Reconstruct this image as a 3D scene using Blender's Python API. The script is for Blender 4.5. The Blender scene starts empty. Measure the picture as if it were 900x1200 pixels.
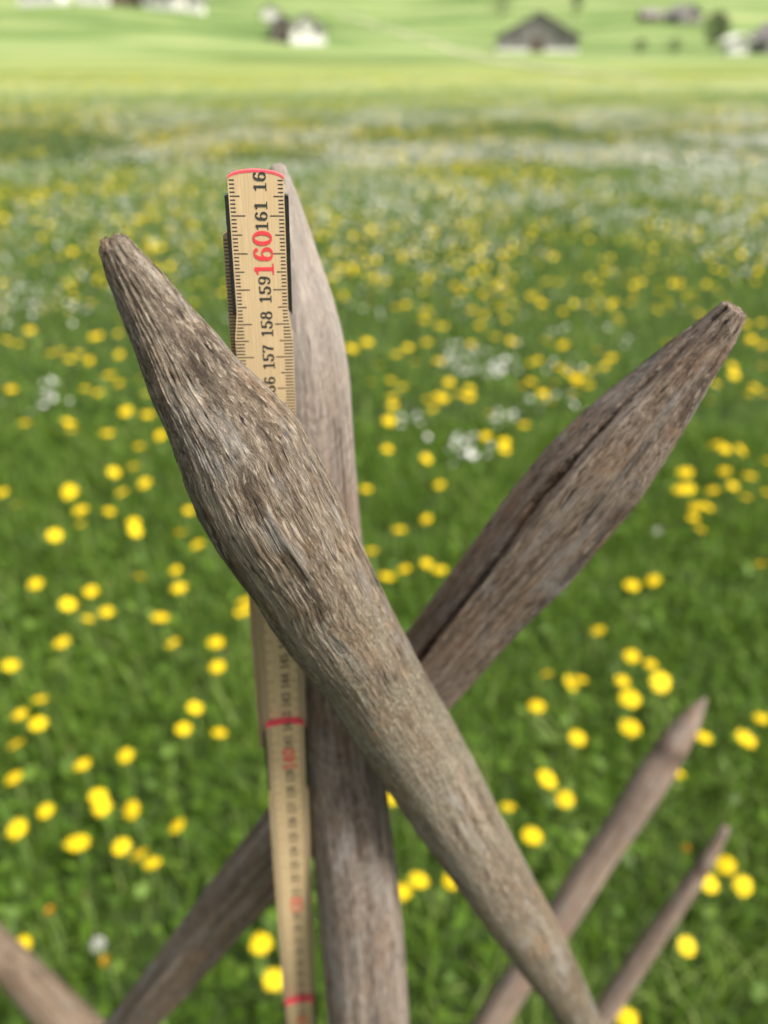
import bpy, bmesh, math, random
import numpy as np
from mathutils import Vector, Matrix

R = math.radians
random.seed(7)
rng = np.random.default_rng(11)
scene = bpy.context.scene
col = scene.collection

# ------------------------------------------------------------------ camera
CAM_H = 1.648
PITCH = R(30.9)
F = 900.0                                   # focal length in photo pixels (900 x 1200 photo)
CP, SP = math.cos(PITCH), math.sin(PITCH)


def at(px, py, Z):
    """world point at depth Z (metres along the lens axis) seen at photo pixel px, py"""
    X = (px - 450) / F * Z
    Y = (600 - py) / F * Z
    return Vector((X, CP * Z + SP * Y, CAM_H - SP * Z + CP * Y))


def on_level(px, py, z):
    """world point at height z on the view ray of photo pixel px, py"""
    d = at(px, py, 1.0) - Vector((0, 0, CAM_H))
    k = (z - CAM_H) / d.z
    return Vector((0, 0, CAM_H)) + d * k, k


cam_d = bpy.data.cameras.new('camera')
cam = bpy.data.objects.new('camera', cam_d)
col.objects.link(cam)
cam.location = (0, 0, CAM_H)
cam.rotation_euler = (math.pi / 2 - PITCH, 0, 0)
cam_d.sensor_fit = 'VERTICAL'
cam_d.sensor_height = 36
cam_d.sensor_width = 27
cam_d.lens = 27
cam_d.clip_start = 0.01
cam_d.clip_end = 6000
cam_d.dof.use_dof = True
cam_d.dof.focus_distance = 0.198
cam_d.dof.aperture_fstop = 7.2
cam_d.dof.aperture_blades = 0
scene.camera = cam

# ------------------------------------------------------------------ light
SUN_ELEV, SUN_AZ = 52, 120                   # azimuth measured clockwise from +Y (straight ahead)
world = bpy.data.worlds.new('World')
scene.world = world
world.use_nodes = True
wn = world.node_tree
wn.nodes.clear()
sky = wn.nodes.new('ShaderNodeTexSky')
sky.sky_type = 'NISHITA'
sky.sun_disc = False
sky.sun_elevation = R(SUN_ELEV)
sky.sun_rotation = R(SUN_AZ)
sky.dust_density = 2.5
bg = wn.nodes.new('ShaderNodeBackground')
bg.inputs['Strength'].default_value = 0.15
wo = wn.nodes.new('ShaderNodeOutputWorld')
# thin bright haze in the upper air: the blue is partly washed out to a warm white
bw = wn.nodes.new('ShaderNodeRGBToBW')
wn.links.new(sky.outputs[0], bw.inputs[0])
tint = wn.nodes.new('ShaderNodeMix'); tint.data_type = 'RGBA'; tint.blend_type = 'MULTIPLY'
tint.inputs[0].default_value = 1; tint.inputs[7].default_value = (1.12, 1.02, .90, 1)
wn.links.new(bw.outputs[0], tint.inputs[6])
hz = wn.nodes.new('ShaderNodeMix'); hz.data_type = 'RGBA'; hz.inputs[0].default_value = .68
wn.links.new(sky.outputs[0], hz.inputs[6]); wn.links.new(tint.outputs[2], hz.inputs[7])
wn.links.new(hz.outputs[2], bg.inputs[0])
wn.links.new(bg.outputs[0], wo.inputs[0])
sun_d = bpy.data.lights.new('sun', 'SUN')
sun_d.energy = 4.0
sun_d.angle = R(16)
sun_d.color = (1.0, 0.95, 0.86)
sun = bpy.data.objects.new('sun', sun_d)
col.objects.link(sun)
sd = Vector((math.sin(R(SUN_AZ)) * math.cos(R(SUN_ELEV)), math.cos(R(SUN_AZ)) * math.cos(R(SUN_ELEV)), math.sin(R(SUN_ELEV))))
sun.rotation_euler = sd.to_track_quat('Z', 'Y').to_euler()
sun.location = (3, 2, 6)

vs = scene.view_settings
vs.view_transform = 'Standard'
vs.look = 'None'
vs.exposure = 1.02
vs.gamma = 1
vs.use_curve_mapping = False
scene.cycles.use_denoising = True
scene.cycles.max_bounces = 6
scene.cycles.diffuse_bounces = 3
scene.cycles.glossy_bounces = 2
scene.cycles.transmission_bounces = 3
scene.cycles.caustics_reflective = False
scene.cycles.caustics_refractive = False
scene.cycles.sample_clamp_indirect = 6

# ------------------------------------------------------------------ noise (numpy)


def _hash(ix, iy, iz, seed):
    h = (ix * 374761393 + iy * 668265263 + iz * 2147483647 + seed * 974634777) & 0xFFFFFFFF
    h = ((h ^ (h >> 13)) * 1274126177) & 0xFFFFFFFF
    h = h ^ (h >> 16)
    return (h & 0xFFFF) / 65535.0


def vnoise(x, y, z=None, seed=0):
    x = np.asarray(x, float); y = np.asarray(y, float)
    z = np.zeros_like(x) if z is None else np.asarray(z, float)
    ix, iy, iz = np.floor(x).astype(np.int64), np.floor(y).astype(np.int64), np.floor(z).astype(np.int64)
    fx, fy, fz = x - ix, y - iy, z - iz
    fx, fy, fz = [f * f * (3 - 2 * f) for f in (fx, fy, fz)]
    r = 0
    for a in (0, 1):
        for b in (0, 1):
            for c in (0, 1):
                w = (fx if a else 1 - fx) * (fy if b else 1 - fy) * (fz if c else 1 - fz)
                r = r + w * _hash(ix + a, iy + b, iz + c, seed)
    return r


def fbm(x, y, z=None, seed=0, octaves=3):
    s, amp, tot = 0, 1, 0
    for o in range(octaves):
        k = 2.03 ** o
        s = s + amp * vnoise(np.asarray(x) * k, np.asarray(y) * k, None if z is None else np.asarray(z) * k, seed + o)
        tot += amp
        amp *= .5
    return s / tot


# ------------------------------------------------------------------ object helpers
def tag(o, label=None, cat=None, group=None, kind=None):
    if label: o['label'] = label
    if cat: o['category'] = cat
    if group: o['group'] = group
    if kind: o['kind'] = kind
    return o


def empty(name, loc):
    o = bpy.data.objects.new(name, None)
    o.empty_display_size = .05
    o.location = loc
    col.objects.link(o)
    return o


def link_mesh(name, me, parent=None, loc=None):
    o = bpy.data.objects.new(name, me)
    col.objects.link(o)
    if parent:
        o.parent = parent
    if loc is not None:
        o.location = loc
    return o


def mesh_from(name, verts, faces, mats, mat_idx=None, smooth=True):
    me = bpy.data.meshes.new(name)
    me.from_pydata([tuple(v) for v in verts], [], faces)
    for m in (mats if isinstance(mats, (list, tuple)) else [mats]):
        me.materials.append(m)
    if mat_idx is not None:
        me.polygons.foreach_set('material_index', mat_idx)
    if smooth:
        me.polygons.foreach_set('use_smooth', [True] * len(me.polygons))
    me.update()
    return me


def np_mesh(name, verts, loops, sizes, mat, smooth=False, attr=None):
    me = bpy.data.meshes.new(name)
    me.vertices.add(len(verts))
    me.vertices.foreach_set('co', np.ascontiguousarray(verts, np.float32).ravel())
    me.loops.add(len(loops))
    me.loops.foreach_set('vertex_index', np.ascontiguousarray(loops, np.int32))
    me.polygons.add(len(sizes))
    starts = np.concatenate([[0], np.cumsum(sizes)[:-1]]).astype(np.int32)
    me.polygons.foreach_set('loop_start', starts)
    me.polygons.foreach_set('loop_total', np.asarray(sizes, np.int32))
    if smooth:
        me.polygons.foreach_set('use_smooth', np.ones(len(sizes), bool))
    me.materials.append(mat)
    me.update(calc_edges=True)
    me.validate()
    if attr is not None:
        for k, v in attr.items():
            v = np.ascontiguousarray(v, np.float32)
            if v.ndim == 1:
                a = me.attributes.new(k, 'FLOAT', 'POINT'); a.data.foreach_set('value', v)
            else:
                a = me.attributes.new(k, 'FLOAT_VECTOR', 'POINT'); a.data.foreach_set('vector', v.ravel())
    return me


# ------------------------------------------------------------------ materials
def new_mat(name):
    m = bpy.data.materials.new(name)
    m.use_nodes = True
    nt = m.node_tree
    nt.nodes.clear()
    out = nt.nodes.new('ShaderNodeOutputMaterial')
    b = nt.nodes.new('ShaderNodeBsdfPrincipled')
    nt.links.new(b.outputs[0], out.inputs[0])
    return m, nt, b, out


def N(nt, kind, **kw):
    n = nt.nodes.new(kind)
    for k, v in kw.items():
        setattr(n, k, v)
    return n


def ramp(nt, fac, stops):
    r = nt.nodes.new('ShaderNodeValToRGB')
    el = r.color_ramp.elements
    while len(el) < len(stops):
        el.new(.5)
    for e, (p, c) in zip(el, stops):
        e.position = p
        e.color = (c, c, c, 1) if isinstance(c, (int, float)) else (*c, 1)
    nt.links.new(fac, r.inputs[0])
    return r.outputs[0]


def mix(nt, fac, a, b, blend='MIX'):
    m = nt.nodes.new('ShaderNodeMix')
    m.data_type = 'RGBA'
    m.blend_type = blend
    for sock, v in ((m.inputs[0], fac), (m.inputs[6], a), (m.inputs[7], b)):
        if hasattr(v, 'node'):
            nt.links.new(v, sock)
        elif isinstance(v, (int, float)):
            sock.default_value = v
        else:
            sock.default_value = (*v, 1)
    return m.outputs[2]


def noise(nt, vec, scale, detail=4, rough=.6, dist=0.0):
    n = nt.nodes.new('ShaderNodeTexNoise')
    n.inputs['Scale'].default_value = scale
    n.inputs['Detail'].default_value = detail
    n.inputs['Roughness'].default_value = rough
    n.inputs['Distortion'].default_value = dist
    nt.links.new(vec, n.inputs['Vector'])
    return n.outputs[0]


def mapped(nt, vec, scale, loc=(0, 0, 0), rot=(0, 0, 0)):
    m = nt.nodes.new('ShaderNodeMapping')
    m.inputs['Scale'].default_value = scale
    m.inputs['Location'].default_value = loc
    m.inputs['Rotation'].default_value = rot
    nt.links.new(vec, m.inputs['Vector'])
    return m.outputs[0]


def plain(name, c, rough=.6, metallic=0, var=.12, scale=60):
    m, nt, b, out = new_mat(name)
    tc = N(nt, 'ShaderNodeTexCoord')
    f = noise(nt, tc.outputs['Object'], scale, 4)
    lo = tuple(x * (1 - var) for x in c); hi = tuple(min(1, x * (1 + var)) for x in c)
    nt.links.new(ramp(nt, f, [(.3, lo), (.7, hi)]), b.inputs['Base Color'])
    b.inputs['Roughness'].default_value = rough
    b.inputs['Metallic'].default_value = metallic
    return m


def wood(name, dark, mid, light, warm, warm_amt=.5, lichen=0.0, bump=.6, off=(0, 0, 0), rough=.72, diag=False, lit_tip=0.0, ring=0.0):
    """weathered wood; 'grain' holds metres around and along the stake"""
    m, nt, b, out = new_mat(name)
    at_ = N(nt, 'ShaderNodeAttribute', attribute_name='grain')
    v = mapped(nt, at_.outputs['Vector'], (1, 1, 1), off)
    fib = noise(nt, mapped(nt, v, (1, 1, .085)), 2300, 6, .72, .5)
    strk = noise(nt, mapped(nt, v, (1, 1, .05)), 420, 4, .6, .5)
    blot = noise(nt, mapped(nt, v, (1, 1, .45)), 75, 5, .62, .4)
    big = noise(nt, mapped(nt, v, (1, 1, .35)), 28, 3, .55)
    speck = noise(nt, v, 900, 4, .7)
    flake = noise(nt, mapped(nt, v, (1, 1, .16), (2, 8, 3)), 900, 5, .72, .25)
    band = noise(nt, mapped(nt, v, (1, 1, .022), (4, 2, 6)), 170, 4, .6, .35)
    c = ramp(nt, strk, [(.30, dark), (.48, mid), (.72, light)])
    c2 = ramp(nt, fib, [(.36, dark), (.5, mid), (.62, light)])
    c = mix(nt, .6, c, c2)
    c = mix(nt, ramp(nt, blot, [(.47, 0.0), (.64, warm_amt)]), c, warm)
    c = mix(nt, ramp(nt, big, [(.40, .55), (.58, 0.0)]), c, mix(nt, .5, dark, mid))
    c = mix(nt, ramp(nt, band, [(.36, .75), (.47, 0.0)]), c, dark)
    c = mix(nt, ramp(nt, band, [(.54, 0.0), (.66, .6)]), c, light)
    c = mix(nt, ramp(nt, flake, [(.38, .8), (.45, 0.0)]), c, tuple(x * .6 for x in dark))
    c = mix(nt, ramp(nt, flake, [(.55, 0.0), (.63, .65)]), c, tuple(min(.6, x * 1.15) for x in light))
    grey = tuple(sum(light) / 3 * k for k in (1.0, .98, .95))
    gn = noise(nt, mapped(nt, v, (1, 1, .25), (3, 1, 2)), 110, 5, .68, .6)
    c = mix(nt, ramp(nt, gn, [(.52, 0.0), (.70, .55)]), c, grey)
    # thin dark drying cracks that follow the grain
    crk = noise(nt, mapped(nt, v, (1, 1, .035), (7, 3, 1)), 620, 2, .5, .2)
    cf = ramp(nt, crk, [(.285, 1.0), (.34, 0.0)])
    c = mix(nt, cf, c, tuple(x * .35 for x in dark))
    if lichen > 0:
        ln = noise(nt, mapped(nt, v, (1, 1, .7), (1, 5, 2)), 55, 5, .7)
        lz = N(nt, 'ShaderNodeSeparateXYZ'); nt.links.new(at_.outputs['Vector'], lz.inputs[0])
        zr = ramp(nt, lz.outputs['Z'], [(.10, 0.0), (.135, 1.0), (.24, 1.0), (.32, .35)])
        mm = N(nt, 'ShaderNodeMath', operation='MULTIPLY')
        nt.links.new(ramp(nt, ln, [(.40, 0.0), (.62, lichen)]), mm.inputs[0]); nt.links.new(zr, mm.inputs[1])
        lc = mix(nt, ramp(nt, speck, [(.42, 0.0), (.6, 1.0)]), (.105, .088, .062), (.35, .31, .235))
        c = mix(nt, mm.outputs[0], c, lc)
        rn = noise(nt, mapped(nt, v, (1, 1, .6), (9, 2, 4)), 130, 5, .75)
        mm2 = N(nt, 'ShaderNodeMath', operation='MULTIPLY')
        nt.links.new(ramp(nt, rn, [(.59, 0.0), (.69, .5)]), mm2.inputs[0]); nt.links.new(zr, mm2.inputs[1])
        c = mix(nt, mm2.outputs[0], c, (.36, .20, .085))
    if ring > 0:                                         # dark knot whorl under the point
        rz_ = N(nt, 'ShaderNodeSeparateXYZ'); nt.links.new(at_.outputs['Vector'], rz_.inputs[0])
        ra = N(nt, 'ShaderNodeMath', operation='MULTIPLY_ADD')
        nt.links.new(blot, ra.inputs[0]); ra.inputs[1].default_value = .02; nt.links.new(rz_.outputs['Z'], ra.inputs[2])
        c = mix(nt, ramp(nt, ra.outputs[0], [(ring - .012, 0.0), (ring, .85), (ring + .006, .85), (ring + .02, 0.0)]), c, dark)
    if lit_tip > 0:                                       # sunlight on the upper end, painted into the wood colour
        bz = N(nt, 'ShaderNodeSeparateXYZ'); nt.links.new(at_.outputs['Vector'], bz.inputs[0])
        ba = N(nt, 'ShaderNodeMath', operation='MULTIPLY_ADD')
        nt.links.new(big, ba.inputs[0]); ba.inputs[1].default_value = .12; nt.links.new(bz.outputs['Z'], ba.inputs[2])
        c = mix(nt, ramp(nt, ba.outputs[0], [(.085, lit_tip), (.19, 0.0)]), c, (.47, .42, .375))
    h = N(nt, 'ShaderNodeMath', operation='ADD')
    h2 = N(nt, 'ShaderNodeMath', operation='SUBTRACT')
    nt.links.new(fib, h.inputs[0]); nt.links.new(strk, h.inputs[1])
    h3 = N(nt, 'ShaderNodeMath', operation='MULTIPLY_ADD')
    nt.links.new(flake, h3.inputs[0]); h3.inputs[1].default_value = 2.0; nt.links.new(h.outputs[0], h3.inputs[2])
    nt.links.new(h3.outputs[0], h2.inputs[0]); nt.links.new(cf, h2.inputs[1])
    height = h2.outputs[0]
    if diag:
        w = N(nt, 'ShaderNodeTexWave', wave_type='BANDS', bands_direction='Z')
        nt.links.new(mapped(nt, v, (1, 1, 1), (0, 0, 0), (0, R(48), 0)), w.inputs['Vector'])
        w.inputs['Scale'].default_value = 85
        w.inputs['Distortion'].default_value = 5
        w.inputs['Detail'].default_value = 3
        w.inputs['Detail Scale'].default_value = 4
        am = ramp(nt, noise(nt, v, 34, 2), [(.42, 0.0), (.6, .22)])
        c = mix(nt, am, c, ramp(nt, w.outputs[1], [(.25, mid), (.75, light)]))
    nt.links.new(c, b.inputs['Base Color'])
    bp = N(nt, 'ShaderNodeBump')
    bp.inputs['Strength'].default_value = bump
    bp.inputs['Distance'].default_value = .0011
    nt.links.new(height, bp.inputs['Height'])
    nt.links.new(bp.outputs[0], b.inputs['Normal'])
    b.inputs['Roughness'].default_value = rough
    b.inputs['Specular IOR Level'].default_value = .35
    return m


# ------------------------------------------------------------------ fence stakes
def stake(name, label, left, right, zs, mat, rings, segs, seed, rough_amp=.0004, facets=None, crack=None, tip_cap=.45,
          tip_len=1.0, lumpy=.05):
    """left/right: silhouette polylines in photo pixels from the tip down; zs: (pixel y, depth) pairs.
    The outline gets its own distance and a round or hewn cross-section; the stake runs on into the ground."""
    L, Rr = np.array(left, float), np.array(right, float)
    ax = (L[-1] + Rr[-1]) / 2 - (L[0] + Rr[0]) / 2
    ax = ax / np.linalg.norm(ax)
    pe = np.array([-ax[1], ax[0]])                       # perpendicular in the picture
    if np.dot(Rr[len(Rr) // 2] - L[len(L) // 2], pe) < 0:
        pe = -pe
    pl, ql, pr, qr = L @ ax, L @ pe, Rr @ ax, Rr @ pe
    ol, orr = np.argsort(pl), np.argsort(pr)
    pl, ql, pr, qr = pl[ol], ql[ol], pr[orr], qr[orr]
    p0, p1 = max(pl[0], pr[0]), min(pl[-1], pr[-1])
    zy = np.array([z[0] for z in zs], float); zi = np.array([1 / z[1] for z in zs])
    P = np.linspace(p0, p1, rings)
    a, b = np.interp(P, pl, ql), np.interp(P, pr, qr)
    k = np.ones(9) / 9                                   # soften polyline corners

    def sm(v):
        vp = np.concatenate([2 * v[0] - v[1:5][::-1], v, 2 * v[-1] - v[-5:-1][::-1]])
        return np.convolve(vp, k, 'valid')
    if rings > 60:
        a, b = sm(a), sm(b)
    qc, hw = (a + b) / 2, (b - a) / 2
    C, rad = [], []
    for p, q, h in zip(P, qc, hw):
        px = p * ax + q * pe
        Z = 1 / np.interp(px[1], zy, zi) if zy[0] < zy[-1] else 0
        C.append(at(px[0], px[1], Z)); rad.append(h * Z / F)
    # run on to 12 cm below the grass
    d = (C[-1] - C[-int(rings * .25)]).normalized()
    n_ext = max(8, rings // 6)
    tot = (C[-1].z + .12) / -d.z
    r_end = rad[-1]
    for i in range(1, n_ext + 1):
        C.append(C[-1] + d * (tot / n_ext)); rad.append(r_end * (1 + .12 * i / n_ext))
    n = len(C)
    S = [0.0]
    for i in range(1, n):
        S.append(S[-1] + (C[i] - C[i - 1]).length)
    camp = Vector((0, 0, CAM_H))
    T, A, B = [], [], []
    for i in range(n):
        j = min(n - 1, i + 4); h = max(0, i - 4)
        t = (C[j] - C[h]).normalized()
        v = (camp - C[min(i, rings - 1)]).normalized()
        v = (v - t * v.dot(t)).normalized()
        s = t.cross(v)
        # s must point along +pe in the picture
        sx = Vector((s.x, SP * s.y + CP * s.z))          # camera right / up
        if sx.x * pe[0] - sx.y * pe[1] < 0:
            s = -s
        T.append(t); A.append(v); B.append(s)
    Sg = np.array(S)
    th = np.linspace(0, 2 * math.pi, segs, endpoint=False)
    SS, TH = np.meshgrid(Sg, th, indexing='ij')
    RR = np.array(rad)[:, None] * np.ones_like(TH)
    if facets:                                           # hewn flats: (theta, depth, s0, s1)
        for (t0, dep, s0, s1) in facets:
            w = np.clip((SS - s0) / .012, 0, 1) * np.clip((s1 - SS) / .012, 0, 1)
            ct = np.cos(TH - t0)
            lim = (1 - dep) / np.maximum(ct, .05)
            RR = np.where(ct > .2, RR * (1 - w) + w * np.minimum(RR, RR * 0 + np.array(rad)[:, None] * lim), RR)
    U = np.array(rad)[:, None] * np.cos(TH); V = np.array(rad)[:, None] * np.sin(TH)
    low = fbm(U * 90 + 5, V * 90, SS * 22, seed) - .5
    RR = RR * (1 + lumpy * low)
    TW = TH + SS * .9 + .12 * (fbm(SS * 30, TH * 0, None, seed + 50, 2) - .5)
    fib = fbm(np.sin(TW) * 13 + 30, np.cos(TW) * 13 + 30, SS * 14, seed + 7, 2) - .5
    fib2 = fbm(np.sin(TW) * 55 + 50, np.cos(TW) * 55 + 50, SS * 120, seed + 17, 3) - .5
    cut = fbm(np.sin(TH) * 7, np.cos(TH) * 7, SS * 130, seed + 29, 2) - .5
    smooth_end = 1 - .6 * np.clip((SS - .12) / .06, 0, 1)
    RR = RR + rough_amp * smooth_end * (1.0 * fib + 1.9 * fib2 + .5 * cut)
    if crack:
        pts, width, depth = crack
        pts = np.array(pts, float)
        cp, cq = pts @ ax, pts @ pe
        o = np.argsort(cp); cp, cq = cp[o], cq[o]
        f = (np.interp(P, cp, cq) - qc) / hw
        tc = np.arcsin(np.clip(f, -.97, .97))
        tc = np.concatenate([tc, np.full(n - rings, tc[-1])])
        prog = np.clip((np.concatenate([P, np.full(n - rings, P[-1])]) - cp[0]) / (cp[-1] - cp[0]), 0, 1)
        wv = width * (.25 + .95 * np.sin(np.clip(prog * 1.25, 0, 1) * math.pi * .62) ** 1.4)
        wob = (vnoise(Sg * 160, Sg * 0, None, seed + 3) - .5) * .0009
        dist = np.abs((TH - tc[:, None] + math.pi) % (2 * math.pi) - math.pi) * np.array(rad)[:, None] + wob[:, None]
        g = np.clip(1 - np.abs(dist) / wv[:, None], 0, 1)
        Pf = np.concatenate([P, np.full(n - rings, P[-1])])
        on = ((Pf >= cp[0]) * np.clip((cp[-1] - Pf) / 60, 0, 1))[:, None]
        RR = RR - on * depth * np.minimum(1, g * 3) * np.minimum(1, .3 + prog[:, None] * 1.6)
    # blunt tip
    verts, grain = [], []
    for i in range(n):
        c, v, s = C[i], A[i], B[i]
        for k_ in range(segs):
            r = RR[i, k_]
            verts.append(c + v * (r * math.cos(th[k_])) + s * (r * math.sin(th[k_])))
            grain.append((U[i, k_], V[i, k_], S[i]))
    faces = []
    for i in range(n - 1):
        for k_ in range(segs):
            k2 = (k_ + 1) % segs
            faces.append((i * segs + k_, i * segs + k2, (i + 1) * segs + k2, (i + 1) * segs + k_))
    # tip: a few shrinking rings, splintered
    base = 0
    prev = list(range(segs))
    for step, (kk, up) in enumerate([(.86, .10), (.62, .17), (.3, .2)]):
        ring = []
        for k_ in range(segs):
            r = RR[0, k_] * kk
            j = (fbm(np.array([th[k_] * 4.0]), np.array([step * 3.1]), None, seed + 41, 3)[0] - .5) * rad[0] * tip_cap
            verts.append(C[0] - T[0] * (rad[0] * up * 2.2 * tip_len + j * (kk ** .5)) + A[0] * (r * math.cos(th[k_])) + B[0] * (r * math.sin(th[k_])))
            grain.append((r * math.cos(th[k_]), r * math.sin(th[k_]), -.004 - .002 * step)); ring.append(len(verts) - 1)
        for k_ in range(segs):
            k2 = (k_ + 1) % segs
            faces.append((prev[k2], prev[k_], ring[k_], ring[k2]))
        prev = ring
    verts.append(C[0] - T[0] * rad[0] * .42 * tip_len); grain.append((0, 0, -.012))
    for k_ in range(segs):
        faces.append((prev[(k_ + 1) % segs], prev[k_], len(verts) - 1))
    foot = C[-1]
    org = Vector((foot.x, foot.y, 0))
    me = mesh_from(name, [v - org for v in verts], faces, mat)
    a_ = me.attributes.new('grain', 'FLOAT_VECTOR', 'POINT')
    a_.data.foreach_set('vector', np.array(grain, np.float32).ravel())
    bm = bmesh.new(); bm.from_mesh(me); bmesh.ops.recalc_face_normals(bm, faces=bm.faces); bm.to_mesh(me); bm.free()
    o = link_mesh(name, me, None, org)
    tag(o, label, 'fence stake', 'crossed pointed stakes of the wooden fence')
    return o


W_near = wood('weathered_wood_grey_brown', (.042, .029, .019), (.172, .129, .092), (.42, .36, .285), (.27, .16, .08), .5, lichen=.8, bump=1.0, rough=.58)
W_pale = wood('weathered_wood_pale', (.050, .036, .028), (.17, .13, .105), (.35, .295, .25), (.24, .15, .09), .55, bump=.9, off=(.3, .1, .2), diag=True, lit_tip=.48)
W_dark = wood('weathered_wood_dark_brown', (.042, .028, .020), (.15, .107, .077), (.31, .255, .21), (.20, .11, .055), .6, bump=.7, off=(.7, .4, .9))
W_red = wood('weathered_wood_reddish', (.065, .042, .031), (.185, .132, .10), (.30, .235, .19), (.25, .15, .10), .5, bump=.6, off=(1.7, .8, .3), ring=.072)
W_tan = wood('weathered_wood_tan', (.065, .043, .028), (.165, .118, .078), (.27, .21, .15), (.24, .15, .09), .3, bump=.4, off=(2.7, 1.8, .3))

stake('fence_stake', 'nearest grey-brown stake with a tapered conical point, leaning left in front of the ruler',
      [(116, 285), (118, 296), (128, 330), (155, 400), (180, 470), (200, 517), (223, 577), (238, 612), (255, 642), (277, 673), (300, 704),
       (320, 737), (343, 768), (367, 796), (390, 828), (420, 876), (457, 929), (487, 973), (520, 1017), (552, 1062), (585, 1105), (613, 1143), (638, 1172), (656, 1205)],
      [(150, 277), (160, 288), (190, 320), (223, 359), (253, 391), (277, 421), (320, 461), (347, 489), (368, 525), (390, 568), (417, 625),
       (440, 676), (463, 722), (487, 768), (510, 809), (525, 834), (557, 893), (583, 947), (612, 1003), (640, 1056), (667, 1109), (688, 1157), (708, 1205)],
      [(260, .172), (590, .215), (850, .293), (1210, .49)], W_near, 700, 340, 3, rough_amp=.0005, tip_cap=.9, lumpy=.03)

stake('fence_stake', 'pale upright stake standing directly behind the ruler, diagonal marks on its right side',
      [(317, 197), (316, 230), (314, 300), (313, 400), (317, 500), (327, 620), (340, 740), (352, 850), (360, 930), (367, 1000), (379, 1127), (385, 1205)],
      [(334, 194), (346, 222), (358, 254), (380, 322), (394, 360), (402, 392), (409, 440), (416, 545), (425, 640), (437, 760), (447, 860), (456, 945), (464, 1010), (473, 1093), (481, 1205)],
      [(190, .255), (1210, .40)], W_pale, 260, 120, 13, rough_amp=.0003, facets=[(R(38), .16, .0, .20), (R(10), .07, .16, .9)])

stake('fence_stake', 'dark brown stake with a long open split, pointing to the upper right',
      [(849, 352), (802, 388), (756, 424), (706, 463), (664, 500), (640, 525), (600, 574), (550, 642), (480, 737), (400, 838), (313, 949), (242, 1040), (189, 1112), (120, 1205)],
      [(873, 371), (857, 409), (831, 450), (802, 502), (767, 557), (747, 588), (706, 637), (660, 690), (615, 732), (570, 782), (525, 832), (430, 930), (321, 1056), (287, 1090), (227, 1158), (182, 1205)],
      [(350, .232), (555, .272), (800, .345), (1210, .56)], W_dark, 420, 220, 23, rough_amp=.0004,
      facets=[(R(24), .26, .0, .9), (R(-45), .17, .0, .6)],
      crack=([(854, 357), (819, 385), (776, 423), (735, 460), (698, 501), (669, 536), (640, 566), (585, 650), (535, 710), (495, 766), (440, 830)], .0019, .0095), tip_cap=.5, tip_len=.3, lumpy=.025)

stake('fence_stake', 'blurred reddish-brown stake with a dark ring below its point, at lower right',
      [(821, 819), (792, 842), (767, 874), (740, 912), (713, 958), (675, 1012), (644, 1062), (598, 1131), (550, 1205)],
      [(828, 822), (822, 845), (805, 882), (775, 932), (744, 978), (713, 1022), (683, 1070), (660, 1104), (621, 1158), (592, 1205)],
      [(815, .80), (1210, .90)], W_red, 120, 64, 33, rough_amp=.0004, tip_len=2.2, facets=[(R(30), .15, 0, .5)])

stake('fence_stake', 'thin blurred stake in the lower right corner, beside a group of three dandelions',
      [(846, 968), (824, 999), (790, 1048), (752, 1098), (713, 1156), (680, 1205)],
      [(855, 972), (845, 995), (824, 1033), (790, 1084), (752, 1143), (712, 1205)],
      [(960, 1.02), (1210, 1.12)], W_red, 100, 64, 43, rough_amp=.0004)

stake('fence_stake', 'light tan stake slanting down across the lower left corner',
      [(-150, 948), (-130, 975), (-60, 1060), (0, 1146), (47, 1202), (90, 1255)],
      [(-132, 940), (-105, 962), (-50, 1028), (0, 1088), (60, 1144), (120, 1202), (165, 1248)],
      [(930, .85), (1260, 1.0)], W_tan, 100, 64, 53, rough_amp=.0004)

# ------------------------------------------------------------------ folding ruler
M_ruler, nt, b_, _ = new_mat('ruler_birch_yellow')
tc = N(nt, 'ShaderNodeTexCoord')
gr = noise(nt, mapped(nt, tc.outputs['Object'], (1, .03, 1)), 2600, 4, .6)
gr2 = noise(nt, mapped(nt, tc.outputs['Object'], (1, .06, 1)), 420, 4, .6)
cc = ramp(nt, gr, [(.3, (.37, .27, .148)), (.7, (.48, .37, .225))])
cc = mix(nt, ramp(nt, gr2, [(.45, 0.0), (.75, .4)]), cc, (.46, .31, .15))
nt.links.new(cc, b_.inputs['Base Color'])
b_.inputs['Roughness'].default_value = .38
M_ink = plain('ruler_black_ink', (.025, .025, .024), .5, var=.3, scale=900)
M_redink = plain('ruler_red_ink', (.52, .035, .045), .5, var=.15, scale=900)
M_redtip = plain('ruler_red_paint', (.62, .06, .085), .35, var=.15, scale=500)
M_clip = plain('hinge_dark_metal', (.028, .028, .026), .35, .6, var=.3, scale=800)
M_edge = plain('ruler_yellow_edge', (.62, .40, .10), .45, var=.15, scale=900)
M_rivet = plain('hinge_brass', (.55, .42, .20), .35, .9)


def arc(cx, cy, rx, ry, a0, a1, n=18):
    return [(cx + rx * math.cos(R(a0 + (a1 - a0) * i / n)), cy + ry * math.sin(R(a0 + (a1 - a0) * i / n))) for i in range(n + 1)]


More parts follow.
